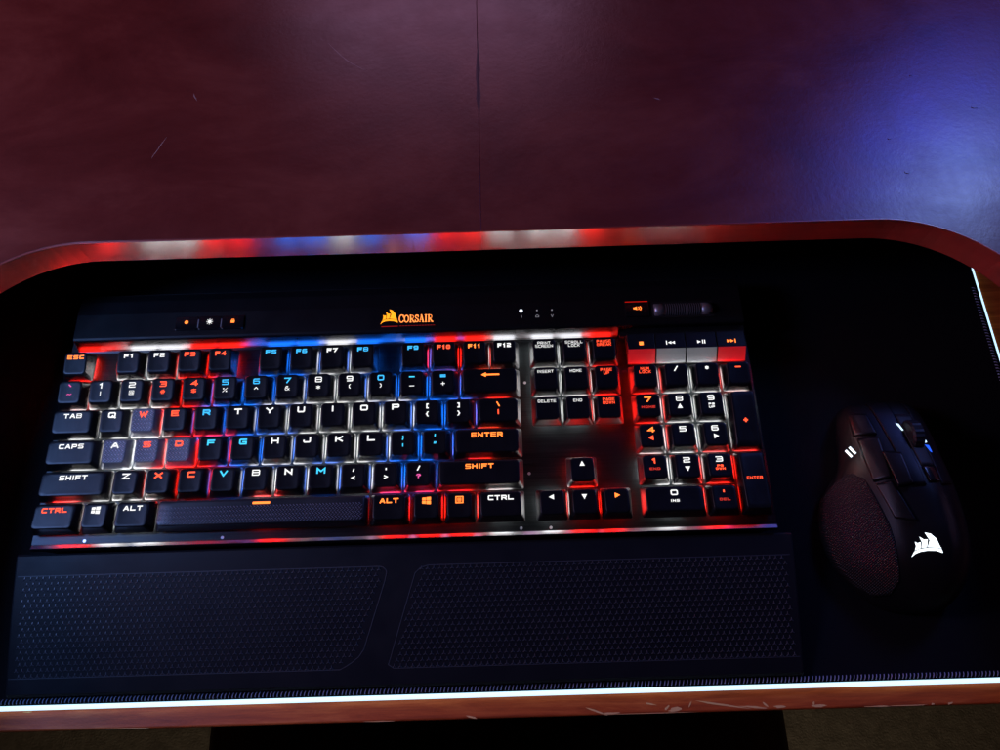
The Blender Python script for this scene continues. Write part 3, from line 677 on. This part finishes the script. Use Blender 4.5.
for ch_ in 'CORSAIR':
    th_, tw, tn, wd = SER[ch_]; H = 4.7; W = 2.95
    hh, ww = (H, W) if ch_ != 'C' else (H * 1.08, W * 1.05)
    for pl_ in th_: P.stroke([(x + a * ww * .95, 32.7 + b_ * hh) for a, b_ in pl_], tw * 4.2)
    for pl_ in tn: P.stroke([(x + a * ww * .95, 32.7 + b_ * hh) for a, b_ in pl_], .3)
    x += wd * W * .95 + .62
o = P.mb.build('wordmark', mat('amber_wordmark', (.02, .02, .02), .6, spec=.05, emit=(1, .26, .055), es=1.9), kb); place(o, 0, 0, 0)
P = Pen(lambda x, y: zbar(x, y) + .06); P.stroke([(199, 30.0), (209, 30.1)], .5)  # glowing strokes put in for the logo's reflection on the bar
for k in range(13): P.stroke([(210.5 + 1.75 * k, 30.2), (211.6 + 1.75 * k, 30.2)], .3)
o = P.mb.build('logo_reflection', mat('dim_red_reflection', (.2, .01, .01), .4, emit=(1, .03, .02), es=.28), kb); place(o, 0, 0, 0)
# screws on the plate
for (x, y) in ((288.5, -8), (288.8, -66), (346.8, -82), (282.8, -98.2), (109.8, -98.6), (300, -98.4), (30, -98.3)):
    o = MB().cyl((0, 0, 0), .9, .25, 'z', 14).build('screw', M_WHEEL, kb); place(o, x, y, PZ)

# ------------------------------------------------------------------ wrist rest
wr = empty('wrist_rest', (215, -142, PAD), 'black rubber wrist rest with rows of small raised stars, in front of the keyboard', 'wrist rest')
WL = Vector((215, -142, PAD))
Y0, Y1 = -104.6, -181.2
def wz(y):
    t = (Y0 - y) / (Y0 - Y1)
    return -4.6 - 9.5 * t - 4.5 * t * t
ys = [Y0, Y0 - 1.2, Y0 - 3.4, Y0 - 3.8] + [Y0 - 4.5 - i * (abs(Y1 - Y0) - 6) / 14 for i in range(15)] + [Y1]
def wl_(y): return -9.4 + 1.6 * (Y0 - y) / (Y0 - Y1)
rings = []
for i, y in enumerate(ys):
    z = wz(y); 
    if i in (0,): z -= 1.2
    if i == 3: z -= 0
    if i == len(ys) - 1: z = wz(Y1) - 1.2
    xl = wl_(y); xr = 430 - xl
    rings.append([(xl, y, PAD + .1), (xl, y, z - 1.2), (xl + .4, y, z - .3), (xl + 1.2, y, z), (xr - 1.2, y, z), (xr - .4, y, z - .3), (xr, y, z - 1.2), (xr, y, PAD + .1)])
m_ = MB(); vs = [p for r in rings for p in r]; fs = []
for k in range(len(rings) - 1):
    for i in range(8):
        j = (i + 1) % 8; fs.append((k * 8 + i, k * 8 + j, (k + 1) * 8 + j, (k + 1) * 8 + i)[::-1])
m_.add(vs, fs); m_.f.append(tuple(range(8))); m_.sm.append(False); e = (len(rings) - 1) * 8; m_.f.append(tuple(e + 7 - i for i in range(8))); m_.sm.append(False)
o = m_.build('rest_body', M_RUB, wr); o.location = -WL * S
# textured panels: outline ridge plus rows of little three armed stars
YA, YB = -117.0, -171.5
def xdiv(y, side):
    t = (YA - y) / (YA - YB); return (206.5 - 17.5 * t) if side == 0 else (222.5 - 17.0 * t)
def inpanel(x, y, side):
    if not (YB + .8 < y < YA - .6): return False
    if side == 0:
        if x < -3.5 or x > xdiv(y, 0) - 2.5: return False
        t = (YA - y) / (YA - YB)
        return x < xdiv(y, 0) - 3 - max(0, t - .82) * 55 
    if x > 434 or x < xdiv(y, 1) + 2.5: return False
    return True
def panel(side):
    m = MB(); row = 0; y = YA - 1.6; dx, dy = 3.5, 3.05
    while y > YB:
        x = -6 + (dx / 2 if row % 2 else 0)
        while x < 436:
            if inpanel(x, y, side):
                z = wz(y)
                for a in (90, 210, 330):
                    a = math.radians(a + random.uniform(-4, 4)); ca, sa = math.cos(a), math.sin(a); l, w = 1.35, .30
                    pts = [(.12, -w), (l, -w * .5), (l, w * .5), (.12, w)]
                    b0 = [(x + p * ca - q_ * sa, y + p * sa + q_ * ca) for p, q_ in pts]
                    hh = .5
                    vs = [(px, py, wz(py) - .05) for px, py in b0] + [(x + p * ca - q_ * sa, y + p * sa + q_ * ca, wz(y + p * sa) + h_) for p, q_, h_ in ((.2, -.16, hh), (.2, .16, hh), (l - .2, -.1, hh * .6), (l - .2, .1, hh * .6))]
                    m.add(vs, [(0, 1, 6, 4), (1, 2, 7, 6), (2, 3, 5, 7), (3, 0, 4, 5), (4, 6, 7, 5)])
            x += dx
        y -= dy; row += 1
    return m
def outline(side):
    if side == 0:
        pts = [(-6.5, YA), (201, YA)] + [(201 + 4 * math.sin(t), YA - 4 + 4 * math.cos(t)) for t in (.5, 1.0, 1.4)]
        pts += [(xdiv(y, 0) - max(0, (YA - y) / (YA - YB) - .8) ** 2 * 250, y) for y in (-125, -135, -145, -155, -161, -165, -168, -170, YB)] + [(-6.5, YB)]
    else:
        pts = [(436, YA), (229, YA), (224.5, YA - 1.2), (xdiv(-121, 1), -121)] + [(xdiv(y, 1), y) for y in (-130, -145, -158, -166)] + [(206, -169.5), (209, YB), (436, YB)]
    m = MB(); P = Pen(lambda x, y: wz(y) + .02); P.stroke(pts, .45)
    return P.mb
M_RIDGE = mat('panel_outline_groove', (.055, .06, .07), .5)
for sd in (0, 1):
    o = panel(sd).build('textured_panel', M_STAR, wr); o.location = -WL * S
    o2 = outline(sd).build('groove', M_RIDGE, o)

# ------------------------------------------------------------------ mouse
ms = empty('mouse', (505, -90, PAD), 'black gaming mouse with a glowing white emblem and side buttons, right of the keyboard', 'mouse')
ML = Vector((505, -90, PAD))
st = [(-24.5, 492, 3, 496, 8, 513, 10, 529, 8, 533), (-27, 486, 4, 490, 13, 513, 17, 533, 12, 538), (-34, 483, 5, 487, 18, 512, 22, 536, 16, 541), (-50, 480.5, 5, 487, 23, 513, 28, 538, 21, 543),
      (-64, 479.5, 6, 489, 27, 514, 33, 539, 23, 544), (-73, 472, 7, 490, 30, 515, 36.5, 540, 25, 545), (-84, 463.5, 8, 491, 32, 515, 39.5, 541, 26, 547), (-104, 459.5, 9, 491, 32, 516, 41, 542, 27, 548),
      (-122, 463, 9, 492, 30, 516, 39, 541, 25, 547), (-136, 472, 8, 495, 24, 515, 32, 537, 20, 541), (-146, 483, 6, 501, 15, 514, 21, 530, 12, 534), (-151, 495, 3, 505, 7, 514, 9, 523, 6, 526)]
def sect(s, zoff=0):
    y, xl, hw_, xr, hr, cx, hc, rr_, rz, xr2 = s; rr_ -= 5; xr2 -= 8; cx -= 1
    b = PAD + .3
    return [(xl + 2, y, b), (xl, y, b + hw_), (xl * .62 + xr * .38, y, b + hw_ + (hr - hw_) * .36), (xr - 1.5, y, b + hr * .88), (xr + 3, y, b + hr + 1.2), (xr * .45 + cx * .55, y, b + (hr + hc) / 2 + 1), (cx, y, b + hc),
            (rr_ * .5 + cx * .5, y, b + (rz + hc) / 2 + 2.6), (rr_ - 2, y, b + rz + 1), (rr_ + 1.5, y, b + rz * .8), (xr2 + .5, y, b + rz * .35), (xr2 - 2, y, b)]
rings = [sect(s) for s in st]
m_ = MB()
n = len(rings[0]); vs = [p for r in rings for p in r]; fs = []
for k in range(len(rings) - 1):
    for i in range(n - 1): fs.append((k * n + i, (k + 1) * n + i, (k + 1) * n + i + 1, k * n + i + 1)[::-1])
m_.add(vs, fs, True)
m_.f.append(tuple(range(n))[::-1]); m_.sm.append(True); e = (len(rings) - 1) * n; m_.f.append(tuple(e + i for i in range(n))); m_.sm.append(True)
body = m_.build('mouse_body', M_MOUSE, ms); body.location = -ML * S
sub = body.modifiers.new('s', 'SUBSURF'); sub.levels = sub.render_levels = 3
bpy.context.view_layer.update()
dg = bpy.context.evaluated_depsgraph_get()
me = bpy.data.meshes.new_from_object(body.evaluated_get(dg))
bmx = bmesh.new(); bmx.from_mesh(me); bmesh.ops.recalc_face_normals(bmx, faces=bmx.faces)
bvh = BVHTree.FromBMesh(bmx)
def mz(x, y):
    h = bvh.ray_cast(Vector((x, y, 100)) * S, Vector((0, 0, -1)))
    return (h[0].z / S) if h[0] is not None else PAD + 3
# thumb grip: a textured skin cut from the flank
def patch(name, m, xs, off, nu=26, nv=26, thick=.8, par=ms):
    """xs: function (u, v) -> (x, y); skin lifted off the body"""
    g = [[xs(i / nu, j / nv) for i in range(nu + 1)] for j in range(nv + 1)]
    b = MB(); vs = []
    for r in g:
        for (x, y) in r: vs.append((x, y, mz(x, y) + off))
    fs = [(j * (nu + 1) + i, j * (nu + 1) + i + 1, (j + 1) * (nu + 1) + i + 1, (j + 1) * (nu + 1) + i) for j in range(nv) for i in range(nu)]
    b.add(vs, fs, True); o = b.build(name, m, par); o.location = -ML * S if par is ms else (0, 0, 0)
    sol = o.modifiers.new('t', 'SOLIDIFY'); sol.thickness = thick * S; sol.offset = 0
    return o
def quad(p0, p1, p2, p3):   # front-left, front-right, back-right, back-left
    def f(u, v):
        a = (p0[0] + (p1[0] - p0[0]) * u, p0[1] + (p1[1] - p0[1]) * u); b = (p3[0] + (p2[0] - p3[0]) * u, p3[1] + (p2[1] - p3[1]) * u)
        return (a[0] + (b[0] - a[0]) * v, a[1] + (b[1] - a[1]) * v)
    return f
def grip(u, v):
    y = -71 - 70 * v
    import bisect
    ys_ = [-71, -76, -84, -94, -104, -114, -124, -134, -141]; xl = [478.5, 472, 465, 462, 461.2, 462, 465.5, 472.5, 482]; xr = [481, 484.5, 486, 488, 490, 491, 491.6, 492.6, 489]
    k = max(0, min(len(ys_) - 2, next((i for i in range(len(ys_) - 1) if ys_[i + 1] <= y), len(ys_) - 2)))
    t = (y - ys_[k]) / (ys_[k + 1] - ys_[k]); a = xl[k] + (xl[k + 1] - xl[k]) * t; b = xr[k] + (xr[k + 1] - xr[k]) * t
    return (a + (b - a) * u, y)
patch('thumb_grip', M_GRIP, grip, .3, 24, 40, .8)
M_BTN = plastic('side_button_plastic', (.006, .006, .007), .36)
bsdf(M_BTN).inputs['Specular IOR Level'].default_value = .3
patch('profile_button', M_BTN, quad((486, -34), (495, -36), (496, -50), (485.5, -49)), .9, 10, 10, 1.6)
patch('side_button', M_BTN, quad((486.5, -51.5), (496, -52), (495, -78), (487.5, -79)), 1.0, 10, 14, 2)
patch('side_button', M_BTN, quad((488, -80.5), (494.5, -80), (501.5, -104), (492.5, -101)), .9, 10, 14, 2)
patch('thumb_button', M_BTN, quad((494.5, -62), (503.5, -64), (503.5, -83), (496.5, -84)), 2.1, 10, 12, 2.8)
patch('main_button', M_MOUSE, quad((499, -27.5), (510.5, -25.8), (510.8, -84), (504.5, -84)), .35, 14, 24, .8)
patch('main_button', M_MOUSE, quad((521, -27), (530, -30), (530.5, -82), (520.5, -84)), .35, 14, 24, .8)
# side lights
for dx, dy in ((0, 0), (2.6, 1.9)):
    o = MB().prism([(478.0 + dx, -58.0 + dy), (478.9 + dx, -57.4 + dy), (481.8 + dx, -61.5 + dy), (480.9 + dx, -62.1 + dy)], PAD + 20, PAD + 20.9).build('indicator_light', mat('indicator_white', (1, 1, 1), .3, emit=(.75, .95, 1), es=1.6), ms); o.location = -ML * S
# scroll wheel
wz0 = PAD + 27
wh = MB(); n = 40; rr = []
for x, r in ((0, 8.2), (1, 9.6), (6, 9.6), (7, 8.2)): rr.append([(512.5 + x, -52 + (r - (.35 if k % 2 and 0 < x < 7 else 0)) * math.cos(2 * math.pi * k / n), wz0 + (r - (.35 if k % 2 and 0 < x < 7 else 0)) * math.sin(2 * math.pi * k / n)) for k in range(n)])
wh.loft(rr, smooth=False)
o = wh.build('scroll_wheel', M_RUB, ms); o.location = -ML * S
patch('wheel_well', M_DARK, quad((511, -37), (521, -37), (521, -72), (512.5, -72)), .25, 8, 14, .6)
ML_W = mat('wheel_light_white', (1, 1, 1), .3, emit=(.6, .9, 1), es=1.3); ML_B = mat('wheel_light_blue', (.1, .2, 1), .3, emit=(.02, .14, 1), es=.9)
def lightpoly(name, pts, m, off=.8):
    P = Pen(lambda x, y: mz(x, y) + off); P.poly(pts); o = P.mb.build(name, m, ms); o.location = -ML * S
lightpoly('wheel_light', [(508.6, -43.4), (510.3, -44.0), (511.4, -48.6), (510.4, -48.8)], ML_W)
lightpoly('wheel_light', [(521.6, -50.5), (522.9, -56.6), (519.9, -57.6)], ML_W)
lightpoly('wheel_light', [(520.2, -58.4), (523.2, -58.6), (523.4, -63.2), (522.2, -63.0)], ML_B)
patch('dpi_button', M_GLOSS, quad((512.5, -72.5), (520.5, -72.5), (519.5, -82), (513.5, -82)), .6, 8, 8, 1.2)
P = Pen(lambda x, y: mz(x, y) + .35)
ca, sa = math.cos(.05), math.sin(.05)
for s_ in SAILS:
    # fill by small strips so that the emblem follows the hump
    pts = [(497.0 + 14.4 * a, -122.4 + 12.2 * b_) for a, b_ in s_]
    P.poly(pts)
o = P.mb.build('logo_emblem', mat('white_emblem', (1, 1, 1), .3, emit=(.85, .97, 1), es=2.2), ms); o.location = -ML * S
# ------------------------------------------------------------------ lights
def area(name, loc, tgt, size, col, e, size_y=None):
    l = bpy.data.lights.new(name, 'AREA'); l.energy = e; l.color = col; l.size = size
    if size_y: l.shape = 'RECTANGLE'; l.size_y = size_y
    o = bpy.data.objects.new(name, l); C.objects.link(o); o.location = Vector(loc) * S
    d = Vector(tgt) * S - o.location; o.rotation_euler = d.to_track_quat('-Z', 'Y').to_euler(); return o
area('blue_lamp', (820, 410, 450), (540, 110, 60), .17, (.05, .10, 1), 1.15)
area('pale_lamp', (755, 275, 350), (540, 100, 60), .08, (.40, .60, .95), .28)
area('monitor_glow', (200, 740, 480), (250, 210, 60), .40, (.85, .45, .85), .60, .16)
area('left_lamp', (-250, -30, 400), (30, -90, 0), .13, (.22, .40, 1), 1.6)
area('room_glow', (-1050, 120, 620), (150, 150, 60), .5, (1, .34, .30), 5.0)
area('floor_glow', (300, -1050, -560), (300, -500, -720), .25, (1, .85, .65), 5)
w = bpy.data.worlds.new('World'); bpy.context.scene.world = w; w.use_nodes = True
w.node_tree.nodes['Background'].inputs[0].default_value = (.25, .3, .5, 1); w.node_tree.nodes['Background'].inputs[1].default_value = .004

# ------------------------------------------------------------------ camera
cam = bpy.data.cameras.new('camera'); co = bpy.data.objects.new('camera', cam); C.objects.link(co)
R = Matrix(((9.99578267e-01, 2.90393232e-02, -7.03189661e-05), (-2.69559464e-02, 9.26959117e-01, -3.74192694e-01), (-1.08011198e-02, 3.74036780e-01, 9.27350971e-01)))
co.matrix_world = Matrix.Translation(Vector((273.0858, -175.0151, 425.6316)) * S) @ R.to_4x4()
cam.sensor_width = 36; cam.lens = 735.7252 / 1000 * 36; cam.clip_start = .01; cam.clip_end = 50
sc = bpy.context.scene; sc.camera = co
sc.view_settings.view_transform = 'Standard'; sc.view_settings.look = 'None'; sc.view_settings.exposure = 0; sc.view_settings.gamma = 1
sc.cycles.max_bounces = 6; sc.cycles.sample_clamp_indirect = 4; sc.cycles.use_denoising = True
